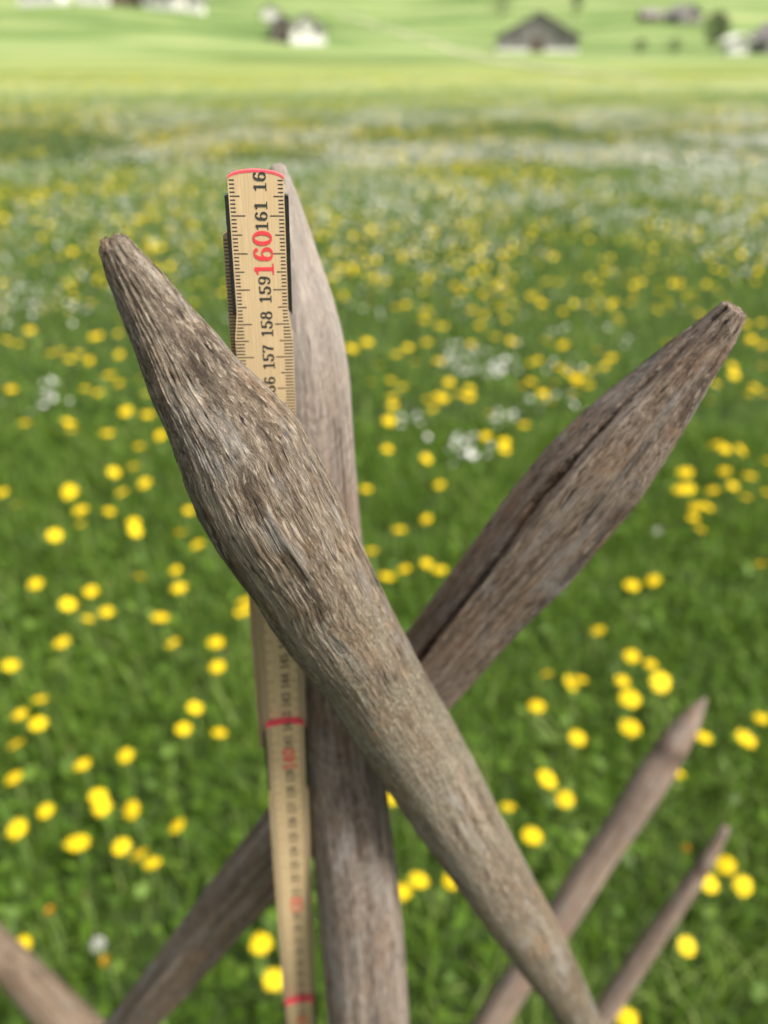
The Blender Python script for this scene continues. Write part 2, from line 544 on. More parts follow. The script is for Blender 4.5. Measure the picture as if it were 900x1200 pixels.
GLYPH = {
    '0': [arc(.32, .5, .22, .43, 90, 450, 30)],
    '1': [[(.34, .03), (.34, .97)], [(.35, .95), (.24, .84), (.11, .80)], [(.10, .035), (.58, .035)]],
    '2': [arc(.30, .70, .21, .25, 165, -35) + [(.30, .28), (.09, .06)], [(.08, .06), (.54, .06)], [(.54, .04), (.55, .2)]],
    '3': [arc(.29, .73, .19, .22, 160, -80), arc(.29, .29, .22, .25, 85, -160)],
    '4': [[(.42, .03), (.42, .95)], [(.42, .95), (.05, .28)], [(.05, .27), (.60, .27)], [(.28, .03), (.57, .03)]],
    '5': [[(.16, .92), (.13, .52)], [(.15, .91), (.50, .91)], [(.50, .97), (.50, .86)], [(.13, .52)] + arc(.28, .31, .23, .26, 110, -155)],
    '6': [arc(.32, .30, .21, .25, 0, 360, 26), [(.50, .85)] + arc(.36, .50, .24, .43, 68, 205)],
    '7': [[(.09, .91), (.56, .91)], [(.10, .96), (.09, .76)], [(.55, .91), (.36, .50), (.29, .03)]],
    '8': [arc(.32, .73, .17, .21, 0, 360, 24), arc(.32, .28, .22, .24, 0, 360, 26)],
    '9': [arc(.32, .70, .21, .25, 0, 360, 26), [(.14, .15)] + arc(.28, .50, .24, .43, -112, 25)],
}
BALL = {'6': [(.49, .82)], '9': [(.15, .18)], '2': [(.13, .74)], '3': [(.14, .78), (.11, .24)], '5': [(.10, .22)], '7': [], '1': []}
ADV = .66


def glyph_text(txt, size, thick=.17, thin=.075):
    """flat letter shapes: list of (polygon points) in text space, x along the line"""
    polys = []
    w = len(txt) * ADV
    for i, ch in enumerate(txt):
        ox = i * ADV - w / 2
        if ch == ' ':
            continue
        for st in GLYPH[ch]:
            n = len(st)
            L_, R_ = [], []
            for j in range(n):
                a = st[max(0, j - 1)]; b = st[min(n - 1, j + 1)]
                dx, dy = b[0] - a[0], b[1] - a[1]
                l = math.hypot(dx, dy) or 1
                dx, dy = dx / l, dy / l
                hw = (thin + (thick - thin) * abs(dy) ** 1.2) / 2
                L_.append((st[j][0] - dy * hw, st[j][1] + dx * hw)); R_.append((st[j][0] + dy * hw, st[j][1] - dx * hw))
            polys.append([[((ox + x) * size, (y - .5) * size) for x, y in (L_[j], L_[j + 1], R_[j + 1], R_[j])] for j in range(n - 1)])
        for (bx, by) in BALL.get(ch, []):
            polys.append([[((ox + bx + .085 * math.cos(t)) * size, (by - .5 + .085 * math.sin(t)) * size)
                           for t in [2 * math.pi * q / 12 for q in range(12)]]])
    return polys


MM = .001
HWR, THK = 8.4 * MM, 2.9 * MM
P161, P120 = at(302, 253, .209), at(351.5, 1182, .419)
r_up = (P161 - P120).normalized()
SCALE_CM = (P161 - P120).length / 41.0
r_n = Vector((0.15, -1, 0)); r_n = (r_n - r_up * r_n.dot(r_up)).normalized()
r_u = r_up.cross(r_n); r_u = -r_u if r_u.x < 0 else r_u
foot_r = P120 - r_up * (120 * SCALE_CM)
ruler = empty('folding_ruler', foot_r)
tag(ruler, 'yellow wooden folding ruler with red joints standing upright behind the nearest stake', 'ruler')


def frame(s_cm, n_off, u_off=0.0, tilt=0.0):
    o = P120 + r_up * ((s_cm - 120) * SCALE_CM) + r_n * n_off + r_u * u_off - foot_r
    m = Matrix((r_u, r_up, r_n)).transposed().to_4x4()        # local x = across, y = up, z = to the camera
    if tilt:
        m = m @ Matrix.Rotation(tilt, 4, 'Z')
    m.translation = o
    return m


def prism(outline, z0, z1):
    n = len(outline)
    v = [(x, y, z0) for x, y in outline] + [(x, y, z1) for x, y in outline]
    f = [tuple(range(n - 1, -1, -1)), tuple(range(n, 2 * n))]
    for i in range(n):
        j = (i + 1) % n
        f.append((i, j, n + j, n + i))
    return v, f


def segment(top_cm, length_cm, n_off, u_off=0.0, tilt=0.0, detail=True, clip=True, numerals=True, red=True):
    """one leg of the ruler, top_cm is the mark at its rounded upper end"""
    U = SCALE_CM
    L_ = length_cm * U
    hwc = 7.45 * MM
    c0, c1, c2 = -.6 * U, -3.85 * U, -4.55 * U           # clip start, clip end, end of the wood taper
    topc = [(hwc * math.sin(R(a)), -.20 * U + .20 * U * math.cos(R(a))) for a in range(-90, 91, 15)]
    out = []
    out += [(-HWR, -L_ + .2 * U)] + [(-HWR + 2 * HWR * i / 8, -L_ + .2 * U - .2 * U * math.sin(math.pi * i / 8)) for i in range(1, 8)] + [(HWR, -L_ + .2 * U)]
    if clip:
        out += [(HWR, c2), (hwc, c1 + .05 * U), (hwc, -.30 * U)] + [p for p in topc[::-1] if abs(p[0]) < hwc * .999] + [(-hwc, -.30 * U), (-hwc, c1 + .05 * U), (-HWR, c2)]
    else:
        out += [(HWR, -.2 * U)] + [(HWR * math.sin(R(a)), -.20 * U + .20 * U * math.cos(R(a))) for a in range(75, -76, -15)] + [(-HWR, -.2 * U)]
    v, f = prism(out, -THK, 0)
    me = mesh_from('ruler_leg', v, f, [M_ruler, M_edge], [0, 0] + [1] * (len(f) - 2), smooth=False)
    seg = link_mesh('ruler_leg', me, ruler)
    seg.matrix_local = frame(top_cm, n_off, u_off, tilt)
    if clip:
        for s in (-1, 1):
            o2 = [(s * (hwc + .03 * MM), c0), (s * (HWR + .12 * MM), c0 - .03 * U), (s * (HWR + .12 * MM), c1 - .02 * U), (s * (hwc + .03 * MM), c1 + .12 * U)]
            if s < 0: o2 = o2[::-1]
            v, f = prism(o2, -THK - .3 * MM, .12 * MM)
            link_mesh('hinge_plate', mesh_from('hinge_plate', v, f, M_clip, smooth=False), seg)
    if red:
        hwt = hwc if clip else HWR
        oo = [(hwt * 1.004 * math.sin(R(a)), -.20 * U + (.2 * U + .12 * MM) * math.cos(R(a))) for a in range(-84, 85, 6)]
        ii = [(hwt * 1.004 * math.sin(R(a)), -.20 * U - .42 * MM + (.20 * U) * math.cos(R(a))) for a in range(84, -85, -6)]
        v, f = prism(oo + ii, -THK - .05 * MM, .09 * MM)
        n = len(oo)
        f[0:2] = []
        for i in range(n - 1):                              # strip faces, front and back
            j = 2 * n - 1 - i
            f.append((2 * n + i, 2 * n + i + 1, 2 * n + j - 1, 2 * n + j)); f.append((i + 1, i, j, j - 1))
        link_mesh('red_tip', mesh_from('red_tip', v, f, M_redtip, smooth=False), seg)
    if detail:
        v, f = [], []
        lo = math.ceil((top_cm - length_cm + .15) * 10)
        hi = math.floor((top_cm - .18) * 10)
        for m_ in range(lo, hi + 1):
            y = (m_ / 10 - top_cm) * U
            inner = 3.3 if m_ % 10 == 0 else (4.5 if m_ % 5 == 0 else 5.75)
            hx = HWR - .12 * MM
            if clip and y > c2:
                hx = min(hx, hwc + (HWR - hwc) * np.clip((c1 - y) / (c1 - c2), 0, 1) - .35 * MM)
            if y > -.2 * U:
                continue
            hh = (.18 if m_ % 5 else .16) * MM
            for s in (-1, 1):
                k = len(v)
                v += [(s * hx, y - hh, .05 * MM), (s * inner * MM, y - hh, .05 * MM), (s * inner * MM, y + hh, .05 * MM), (s * hx, y + hh, .05 * MM)]
                f.append((k, k + 1, k + 2, k + 3) if s < 0 else (k + 3, k + 2, k + 1, k))
        link_mesh('scale_ticks', mesh_from('scale_ticks', v, f, M_ink, smooth=False), seg)
    if numerals:
        vb, fb, vr, fr = [], [], [], []
        for cm in range(math.ceil(top_cm - length_cm + .4), math.floor(top_cm + .31) + 1):
            ten = cm % 10 == 0
            size = 5.6 * MM if ten else 3.5 * MM
            txt = str(cm)
            yo = (cm - top_cm) * U
            if cm > top_cm - .4:
                txt = txt[:2] + ' '                        # cut off by the rounded end
            stretch = 1.15
            vv, ff = (vr, fr) if ten else (vb, fb)
            for z_, poly in enumerate(glyph_text(txt, size)):
                for q in poly:
                    k = len(vv)
                    # text runs up the ruler, tops of the digits to the left
                    vv += [(.95 * MM - ty, yo + tx * stretch, (.08 + .012 * (z_ % 8)) * MM) for tx, ty in q]
                    ff.append(tuple(range(k, k + len(q))))
        for nm, vv, ff, mt in (('black_lettering', vb, fb, M_ink), ('red_lettering', vr, fr, M_redink)):
            if ff:
                me = mesh_from(nm, vv, ff, mt, smooth=False)
                bm = bmesh.new(); bm.from_mesh(me)
                for fa in bm.faces:
                    fa.normal_update()
                    if fa.normal.z < 0: fa.normal_flip()
                bm.to_mesh(me); bm.free()
                link_mesh(nm, me, seg)
    return seg


segment(162.14, 22.7, 0.0)                                            # 139.5 - 162.3
segment(160.6, 20.6, -3.3 * MM, u_off=-1.5 * MM, tilt=R(-.3), clip=False, numerals=False, red=False)    # folded-down remainder behind
segment(142.05, 22.6, 3.2 * MM)
segment(121.95, 22.6, 6.4 * MM)
segment(101.9, 22.6, 9.6 * MM, detail=False)
for q in range(1, 5):
    segment(101.9 - 20.1 * q, 22.6 if q < 4 else 21.5, 9.6 * MM + 3.2 * MM * q, detail=False, numerals=False)

# ------------------------------------------------------------------ terrain
BY = [-400, 0, 52, 90, 140, 200, 300, 420, 600, 900, 1500, 2600]
BZ = [0, 0, 0, .1, .6, 1.5, 6.2, 22, 62, 150, 300, 420]


def ground_z(x, y):
    x = np.asarray(x, float); y = np.asarray(y, float)
    z = 0
    y0_ = y
    y = y + np.clip((y - 36) / 20, 0, 1) * (16 * (fbm(x / 38 + 3, x * 0 + 2, None, 15, 2) - .5))
    for dy in (-14, -7, 0, 7, 14):
        z = z + np.interp(y + dy, BY, BZ) / 5
    y = y0_
    z = np.where(y < 36, 0, z)
    far = np.clip((y - 45) / 60, 0, 1)
    z = z + far * 8.6 * np.exp(-((x + 66) / 52) ** 2 - ((y - 205) / 52) ** 2)          # knoll on the left
    z = z + far * 2.2 * np.exp(-((x - 10) / 40) ** 2 - ((y - 290) / 60) ** 2)
    z = z + far * 3.5 * np.exp(-((x - 120) / 60) ** 2 - ((y - 330) / 70) ** 2)
    z = z + far * np.clip((y - 120) / 200, 0, 1) * 5 * (fbm(x / 90 + 4, y / 90 + 9, None, 5, 3) - .5)
    return z


def gz(x, y):
    return float(ground_z(np.array([x]), np.array([y]))[0])


ys = np.unique(np.concatenate([np.linspace(-60, 0, 13), np.linspace(0, 40, 41), np.linspace(40, 420, 153), np.linspace(420, 2600, 80)]))
xs = np.unique(np.concatenate([np.linspace(-1600, -200, 40), np.linspace(-200, 200, 121), np.linspace(200, 1600, 40)]))
XX, YY = np.meshgrid(xs, ys)
ZZ = ground_z(XX, YY)
gv = np.stack([XX.ravel(), YY.ravel(), ZZ.ravel()], 1)
nx = len(xs)
ii, jj = np.meshgrid(np.arange(len(ys) - 1), np.arange(nx - 1), indexing='ij')
q0 = (ii * nx + jj).ravel()
loops = np.stack([q0, q0 + 1, q0 + nx + 1, q0 + nx], 1).ravel()

M_ground, nt, b_, _ = new_mat('meadow_ground')
geo = N(nt, 'ShaderNodeNewGeometry')
pos = geo.outputs['Position']
sep = N(nt, 'ShaderNodeSeparateXYZ'); nt.links.new(pos, sep.inputs[0])
near_n = noise(nt, pos, 9, 6, .65)
c_near = ramp(nt, near_n, [(.3, (.014, .024, .007)), (.7, (.045, .075, .018))])
far_n = noise(nt, mapped(nt, pos, (.35, 1, 1)), .045, 5, .6, .8)
far_f = noise(nt, mapped(nt, pos, (.3, 1, 1)), .22, 6, .7)
c_far = ramp(nt, far_n, [(.34, (.058, .105, .028)), (.46, (.105, .165, .048)), (.55, (.16, .22, .078)), (.70, (.24, .275, .12))])
c_far = mix(nt, ramp(nt, far_f, [(.48, 0.0), (.75, .4)]), c_far, (.30, .30, .135))
# mown strip full of dandelions at the far edge of the flat meadow
yel = N(nt, 'ShaderNodeMapRange'); nt.links.new(sep.outputs['Y'], yel.inputs[0])
yel.inputs[1].default_value = 22; yel.inputs[2].default_value = 48
c = mix(nt, yel.outputs[0], c_near, c_far)
st = ramp(nt, N(nt, 'ShaderNodeMapRange').outputs[0], [(0, 0.0), (1, 0.0)])
mr = N(nt, 'ShaderNodeMapRange'); nt.links.new(sep.outputs['Y'], mr.inputs[0])
mr.inputs[1].default_value = 40; mr.inputs[2].default_value = 165
strip = ramp(nt, mr.outputs[0], [(.0, 0.0), (.06, .16), (.22, .24), (.85, 0.0)])
c = mix(nt, strip, c, mix(nt, far_f, (.36, .33, .06), (.46, .40, .10)))
nt.links.new(c, b_.inputs['Base Color'])
b_.inputs['Roughness'].default_value = .9
b_.inputs['Specular IOR Level'].default_value = .1
ground = link_mesh('meadow_ground', np_mesh('meadow_ground', gv, loops, np.full(len(q0), 4), M_ground, True))
tag(ground, 'green meadow sloping up into hills', 'ground', kind='structure')


def ground_hit(px, py):
    """where the view ray of a photo pixel meets the terrain"""
    o = Vector((0, 0, CAM_H)); d = at(px, py, 1.0) - o
    d = d / d.y
    t = 5.0
    while t < 2500:
        p = o + d * t
        if p.z <= gz(p.x, p.y):
            return p
        t += .5 if t < 400 else 2
    return o + d * 900


# path up the slope
M_path = plain('gravel_path', (.40, .38, .27), .9, var=.2, scale=.8)
pts = [ground_hit(x, y) for x, y in [(760, 92), (690, 87), (620, 78), (560, 67), (500, 47), (465, 36), (430, 26), (395, 17)]]
v, f = [], []
dense = []
for a, b in zip(pts[:-1], pts[1:]):
    for k in range(12):
        dense.append(a.lerp(b, k / 12))
dense.append(pts[-1])
for i, p in enumerate(dense):
    d = (dense[min(i + 1, len(dense) - 1)] - dense[max(0, i - 1)]); d.z = 0; d.normalize()
    n = Vector((-d.y, d.x, 0)) * .6
    for s in (-1, 0, 1):
        q = p + n * s
        v.append((q.x, q.y, gz(q.x, q.y) + .12))
    if i:
        k = 3 * i
        f += [(k - 3, k - 2, k + 1, k), (k - 2, k - 1, k + 2, k + 1)]
path = link_mesh('path', mesh_from('path', v, f, M_path))
tag(path, 'pale gravel path climbing the far slope between the barn and the white house', 'path', kind='structure')

# ------------------------------------------------------------------ far houses, barns, trees
M_white = plain('white_plaster', (.62, .61, .58), .8, var=.06, scale=.6)
M_oldwood = plain('grey_barn_boards', (.185, .178, .175), .85, var=.25, scale=1.2)
M_brownwood = plain('brown_barn_boards', (.13, .085, .06), .85, var=.25, scale=1.2)
M_roofgrey = plain('grey_roof_tiles', (.17, .155, .15), .8, var=.2, scale=1.5)
M_roofbrown = plain('brown_roof_tiles', (.17, .105, .085), .8, var=.2, scale=1.5)
M_glass = plain('dark_window_glass', (.04, .045, .05), .15, var=.1)
M_door = plain('barn_door_boards', (.09, .07, .055), .8, var=.2)


def box(v, f, x0, x1, y0, y1, z0, z1):
    k = len(v)
    v += [(x, y, z) for z in (z0, z1) for y in (y0, y1) for x in (x0, x1)]
    f += [tuple(k + i for i in q) for q in ((0, 2, 3, 1), (4, 5, 7, 6), (0, 1, 5, 4), (2, 6, 7, 3), (0, 4, 6, 2), (1, 3, 7, 5))]


def building(name, label, cat, px, dist, w, dpt, eave, ridge, wall, roof, rz=0, group=None, gable_front=True, door=False, wins=(), plinth=None):
    x = (px - 450) / 1055 * dist
    z = gz(x, dist)
    root = empty(name, (x, dist, z - .3))
    root.rotation_euler = (0, 0, rz)
    tag(root, label, cat, group)
    v, f = [], []
    hw_, hd = w / 2, dpt / 2
    zb = 0
    if gable_front:
        prof = [(-hw_, zb), (hw_, zb), (hw_, eave), (0, ridge - .12), (-hw_, eave)]
        v = [(x_, -hd, z_) for x_, z_ in prof] + [(x_, hd, z_) for x_, z_ in prof]
        f = [(0, 1, 2, 3, 4), (9, 8, 7, 6, 5)] + [(i, i + 5, (i + 1) % 5 + 5, (i + 1) % 5) for i in range(5)]
    else:
        prof = [(-hd, zb), (hd, zb), (hd, eave), (0, ridge - .12), (-hd, eave)]
        v = [(-hw_, y_, z_) for y_, z_ in prof] + [(hw_, y_, z_) for y_, z_ in prof]
        f = [(4, 3, 2, 1, 0), (5, 6, 7, 8, 9)] + [(i, (i + 1) % 5, (i + 1) % 5 + 5, i + 5) for i in range(5)]
    me = mesh_from('wall', v, f, wall, smooth=False)
    bm = bmesh.new(); bm.from_mesh(me); bmesh.ops.recalc_face_normals(bm, faces=bm.faces); bm.to_mesh(me); bm.free()
    wl = link_mesh('wall', me, root)
    # roof: two slabs with overhang
    oh, tk = .7, .25
    rv, rf = [], []
    half, ln = (hw_, hd) if gable_front else (hd, hw_)
    sl = (ridge - eave) / half
    for s in (-1, 1):
        k = len(rv)
        for yy in (-ln - oh, ln + oh):
            for (a, zz) in ((0, ridge), (s * (half + oh), eave - sl * oh), (s * (half + oh), eave - sl * oh + tk), (0, ridge + tk)):
                rv.append((a, yy, zz) if gable_front else (yy, a, zz))
        rf += [tuple(k + i for i in q) for q in ((0, 1, 2, 3), (7, 6, 5, 4), (0, 4, 5, 1), (1, 5, 6, 2), (2, 6, 7, 3))]
    me = mesh_from('roof', rv, rf, roof, smooth=False)
    bm = bmesh.new(); bm.from_mesh(me); bmesh.ops.recalc_face_normals(bm, faces=bm.faces); bm.to_mesh(me); bm.free()
    link_mesh('roof', me, root)
    if door:
        v, f = [], []
        box(v, f, -1.5, 1.5, -hd - .08, -hd + .05, .3, min(3.2, eave * .9))
        link_mesh('door', mesh_from('door', v, f, M_door, smooth=False), root)
    for (wx, wz) in wins:
        v, f = [], []
        box(v, f, wx - .55, wx + .55, -hd - .06, -hd + .05, wz, wz + 1.2)
        link_mesh('window', mesh_from('window', v, f, M_glass, smooth=False), root)
    if plinth:
        v, f = [], []
        box(v, f, -hw_ - .05, hw_ + .05, -hd - .07, hd + .05, 0, plinth)
        link_mesh('plinth', mesh_from('plinth', v, f, M_white, smooth=False), root)
    return root


building('barn', 'grey wooden barn with a broad gable, largest building on the right hillside', 'barn', 629, 186, 16, 13, 3.0, 7.0, M_oldwood, M_roofgrey, R(-8), door=True, plinth=.9, wins=((-4, 2.1), (4, 2.1)))
building('house', 'small white house with gabled front standing alone below the path', 'house', 358, 168, 6.4, 8, 2.6, 4.6, M_white, M_roofgrey, R(12), wins=((-1.3, 1.6), (1.3, 1.6)))
building('shed', 'dark grey lean shed joined to the left side of the lone white house', 'shed', 330, 170, 3.4, 8, 2.8, 4.0, M_oldwood, M_roofgrey, R(12), door=True)
building('house', 'white house with brown roof on the knoll, leftmost along the top edge', 'house', 62, 207, 9, 8, 3.4, 6.0, M_white, M_roofbrown, 0, 'houses along the knoll', gable_front=False, wins=((-2.5, 1.4), (0, 1.4), (2.5, 1.4)))
building('house', 'small white house on the knoll, second from the left along the top edge', 'house', 120, 210, 6, 7, 3.2, 5.8, M_white, M_roofgrey, 0, 'houses along the knoll', wins=((-1.2, 1.4), (1.2, 1.4)))
building('barn', 'dark wooden barn on the knoll between white houses at the top edge', 'barn', 160, 214, 6, 7, 3.0, 5.6, M_brownwood, M_roofbrown, 0, 'houses along the knoll', door=True)
building('house', 'white house with long ridge on the knoll, third white one from the left', 'house', 195, 210, 7, 7, 3.0, 5.6, M_white, M_roofgrey, 0, 'houses along the knoll', gable_front=False, wins=((-1.8, 1.3), (1.8, 1.3)))
building('house', 'narrow white house on the knoll, rightmost of the row on its crest', 'house', 229, 212, 5, 6, 3.0, 5.4, M_white, M_roofgrey, 0, 'houses along the knoll', wins=((0, 1.4),))
building('hut', 'tiny white hut beyond the knoll, up and left of the lone white house', 'hut', 320, 335, 6, 5, 3.0, 4.6, M_white, M_roofgrey, 0)
building('barn', 'dark grey barn cut off by the right edge of the photo', 'barn', 911, 182, 8.5, 9, 2.8, 5.6, M_oldwood, M_roofgrey, R(6), door=True)
building('shed', 'small bright white shed just left of the barn at the right edge', 'shed', 863, 176, 3.8, 4, 2.6, 3.4, M_white, M_white, 0)
building('barn', 'distant barn with blue-grey roof high on the right slope', 'barn', 795, 300, 8, 9, 2.6, 5.0, M_oldwood, M_roofgrey, R(20), 'distant barns high on the slope', door=True)
building('barn', 'distant low brown barn left of the blue-grey roofed one', 'barn', 757, 305, 5.5, 6, 1.8, 3.4, M_brownwood, M_roofgrey, 0, 'distant barns high on the slope', gable_front=False, door=True)

M_leaf_far, nt, b_, _ = new_mat('tree_leaves')
inf = N(nt, 'ShaderNodeAttribute', attribute_name='tone')
nt.links.new(ramp(nt, inf.outputs['Fac'], [(0, (.018, .030, .010)), (.5, (.04, .06, .018)), (1, (.085, .115, .035))]), b_.inputs['Base Color'])
b_.inputs['Roughness'].default_value = .8
M_bark = plain('tree_bark', (.07, .055, .045), .9, var=.25, scale=3)


def tree(name, label, px, dist, h, w, seed, cat='tree', trunk_h=.3, bare=False):
    r_ = np.random.default_rng(seed)
    x = (px - 450) / 1055 * dist
    root = empty(name, (x, dist, gz(x, dist) - .1))
    tag(root, label, cat)
    # trunk with limbs
    v, f = [], []

    def limb(a, b, ra, rb):
        a, b = Vector(a), Vector(b)
        t = (b - a).normalized(); s = t.orthogonal().normalized(); q = t.cross(s); k = len(v)
        for p, r in ((a, ra), (b, rb)):
            for i in range(7):
                v.append(p + s * r * math.cos(i / 7 * 6.283) + q * r * math.sin(i / 7 * 6.283))
        for i in range(7):
            f.append((k + i, k + (i + 1) % 7, k + 7 + (i + 1) % 7, k + 7 + i))
    limb((0, 0, 0), (.1, 0, h * .5), h * .03, h * .018); limb((.1, 0, h * .5), (0, .1, h * .92), h * .018, h * .006)
    for i in range(9):
        a = r_.uniform(0, 6.28); z0 = h * r_.uniform(trunk_h, .75)
        limb((.05, 0, z0), (math.cos(a) * w * .36, math.sin(a) * w * .36, z0 + h * r_.uniform(.08, .22)), h * .010, h * .004)
    link_mesh('trunk', mesh_from('trunk', v, f, M_bark), root)
    n_c = 26
    cv, cl, tn = [], [], []
    for i in range(n_c):
        zt = r_.uniform(trunk_h, 1)
        prof = math.sin(math.pi * min(1, (zt - trunk_h + .08) / (1.1 - trunk_h))) ** .7
        a = r_.uniform(0, 6.28); rr = w * .5 * prof * math.sqrt(r_.uniform(.05, 1))
        cen = np.array([math.cos(a) * rr, math.sin(a) * rr, zt * h * .95])
        tone = r_.uniform(.1, .9)
        for j in range(70 if not bare else 30):
            p = cen + r_.normal(0, 1, 3) * np.array([.11, .11, .08]) * w
            e1 = r_.normal(0, 1, 3); e1 /= np.linalg.norm(e1); e2 = np.cross(e1, r_.normal(0, 1, 3)); e2 /= np.linalg.norm(e2)
            sz = .028 * h * r_.uniform(.6, 1.3)
            k = len(cv)
            cv += [p - e1 * sz, p + e2 * sz * .6, p + e1 * sz, p - e2 * sz * .6]; cl += [k, k + 1, k + 2, k + 3]
            tn += [min(1, max(0, tone + r_.uniform(-.2, .2)))] * 4
    link_mesh('crown', np_mesh('crown', np.array(cv), np.array(cl), np.full(len(cv) // 4, 4), M_leaf_far, attr={'tone': np.array(tn)}), root)


tree('broadleaf_tree', 'dark upright tree standing alone left of the white shed', 836, 190, 7.5, 5.0, 3)
tree('bush', 'low dark bush on the slope right of the grey barn', 752, 184, 2.6, 2.8, 4, 'bush', .1)
tree('bush', 'second low dark bush, nearer to the lone upright tree', 791, 184, 2.6, 3.2, 5, 'bush', .1)
tree('broadleaf_tree', 'hazy grey tree rising behind the ridge of the grey barn', 670, 320, 11, 6, 6, bare=True)
tree('broadleaf_tree', 'faint tree touching the top edge left of the grey barn', 585, 330, 8, 10, 7, bare=True)

# ------------------------------------------------------------------ grass
M_grass = bpy.data.materials.new('grass_blades')
M_grass.use_nodes = True
nt = M_grass.node_tree
nt.nodes.clear()
out = N(nt, 'ShaderNodeOutputMaterial')
tone = N(nt, 'ShaderNodeAttribute', attribute_name='tone')
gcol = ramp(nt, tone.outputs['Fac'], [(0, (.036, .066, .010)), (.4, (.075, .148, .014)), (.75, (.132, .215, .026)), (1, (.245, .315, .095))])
df = N(nt, 'ShaderNodeBsdfPrincipled'); df.inputs['Roughness'].default_value = .5; df.inputs['Specular IOR Level'].default_value = .18
nt.links.new(gcol, df.inputs['Base Color'])
tr = N(nt, 'ShaderNodeBsdfTranslucent')
nt.links.new(mix(nt, .5, gcol, (.18, .31, .02)), tr.inputs[0])
ms = N(nt, 'ShaderNodeMixShader'); ms.inputs[0].default_value = .38
nt.links.new(df.outputs[0], ms.inputs[1]); nt.links.new(tr.outputs[0], ms.inputs[2]); nt.links.new(ms.outputs[0], out.inputs[0])


def scatter(n, y0, y1, spread=.78, pad=.7):
    """points on the ground in a wedge ahead of the camera"""
    y = np.sqrt(rng.uniform(y0 ** 2, y1 ** 2, n)) if y0 > 3 else None
    if y is None:
        y = rng.uniform(y0, y1, n * 3)
        w = (spread * y + pad) / (spread * y1 + pad)
        y = y[rng.uniform(0, 1, len(y)) < w][:n]
    x = rng.uniform(-1, 1, len(y)) * (spread * y + pad)
    return x, y


def blades(n, y0, y1, h, w, segs, lean, pale=0.0):
    x, y = scatter(n, y0, y1)
    n = len(x)
    if y1 > 50:
        keep = rng.uniform(0, 1, n) < np.clip((y1 - y) / 34, 0, 1)
        x, y = x[keep], y[keep]; n = len(x)
    clump = fbm(x * 5, y * 5, None, 21, 3)
    patch = fbm(x * .8, y * .8, None, 31, 3)
    hh = rng.uniform(h[0], h[1], n) * (.55 + .9 * clump)
    ww = rng.uniform(w[0], w[1], n)
    a = rng.uniform(0, 2 * math.pi, n)
    b = a + math.pi / 2 + rng.normal(0, .5, n)
    le = rng.uniform(lean[0], lean[1], n) * hh
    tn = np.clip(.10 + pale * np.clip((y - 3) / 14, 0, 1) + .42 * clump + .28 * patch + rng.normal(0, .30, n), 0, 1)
    z0 = ground_z(x, y)
    rows = segs + 1
    V = np.zeros((n, rows * 2, 3), np.float32)
    for r in range(rows):
        t = r / segs
        cx = x + np.cos(b) * le * t ** 2; cy = y + np.sin(b) * le * t ** 2
        cz = z0 + hh * t * (1 - .25 * t * (le / hh).clip(0, 1)) - .004
        wd = ww * (1 - t ** 1.6 * .93) * .5
        V[:, 2 * r] = np.stack([cx - np.cos(a) * wd, cy - np.sin(a) * wd, cz], 1)
        V[:, 2 * r + 1] = np.stack([cx + np.cos(a) * wd, cy + np.sin(a) * wd, cz], 1)
    base = (np.arange(n) * rows * 2)[:, None]
    q = np.concatenate([np.array([2 * r, 2 * r + 1, 2 * r + 3, 2 * r + 2]) for r in range(segs)])[None]
    return V.reshape(-1, 3), (base + q).ravel(), np.full(n * segs, 4), np.repeat(tn, rows * 2)


def join(parts):
    V, Lp, Sz, A_ = [], [], [], []
    k = 0
    for v, l, s, a in parts:
        V.append(v); Lp.append(l + k); Sz.append(s); A_.append(a); k += len(v)
    return np.concatenate(V), np.concatenate(Lp), np.concatenate(Sz), np.concatenate(A_)


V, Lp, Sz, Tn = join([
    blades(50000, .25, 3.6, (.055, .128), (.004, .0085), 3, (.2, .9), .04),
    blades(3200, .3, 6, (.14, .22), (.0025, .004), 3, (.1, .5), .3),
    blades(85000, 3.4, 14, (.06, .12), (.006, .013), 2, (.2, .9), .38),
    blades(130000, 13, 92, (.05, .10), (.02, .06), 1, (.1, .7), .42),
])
grass = link_mesh('grass', np_mesh('grass', V, Lp, Sz, M_grass, attr={'tone': Tn}))
tag(grass, 'lush green spring grass covering the whole meadow', 'grass', kind='stuff')

# broad leaves (clover, dandelion rosettes) low among the near grass
M_leaf = M_grass.copy(); M_leaf.name = 'clover_leaves'


def leaves(n, y0, y1):
    x, y = scatter(n, y0, y1)
    cl = fbm(x * 2.2, y * 2.2, None, 77, 3)
    keep = rng.uniform(0, 1, len(x)) < np.clip((cl - .33) * 3.4, .12, 1)
    x, y, cl = x[keep], y[keep], cl[keep]
    n = len(x)
    z = rng.uniform(.015, .085, n)
    r = rng.uniform(.006, .014, n)
    a = rng.uniform(0, 6.28, n)
    tl = rng.normal(0, .45, (n, 2))
    tn = np.clip(.35 + rng.normal(0, .2, n), 0, .95)
    V = np.zeros((n, 6, 3), np.float32)
    for k in range(6):
        t = a + k * math.pi / 3
        el = np.where(k in (0, 3), 1.5, 1.0)
        dx, dy = np.cos(t) * r * el, np.sin(t) * r * el
        V[:, k] = np.stack([x + dx, y + dy, z + dx * tl[:, 0] + dy * tl[:, 1]], 1)
    lp = ((np.arange(n) * 6)[:, None] + np.arange(6)[None]).ravel()
    return V.reshape(-1, 3), lp, np.full(n, 6), np.repeat(tn, 6)


V, Lp, Sz, Tn = leaves(20000, .25, 4.5)
tag(link_mesh('clover_leaves', np_mesh('clover_leaves', V, Lp, Sz, M_leaf, attr={'tone': Tn})),
    'small clover and herb leaves filling the near grass', 'clover', kind='stuff')

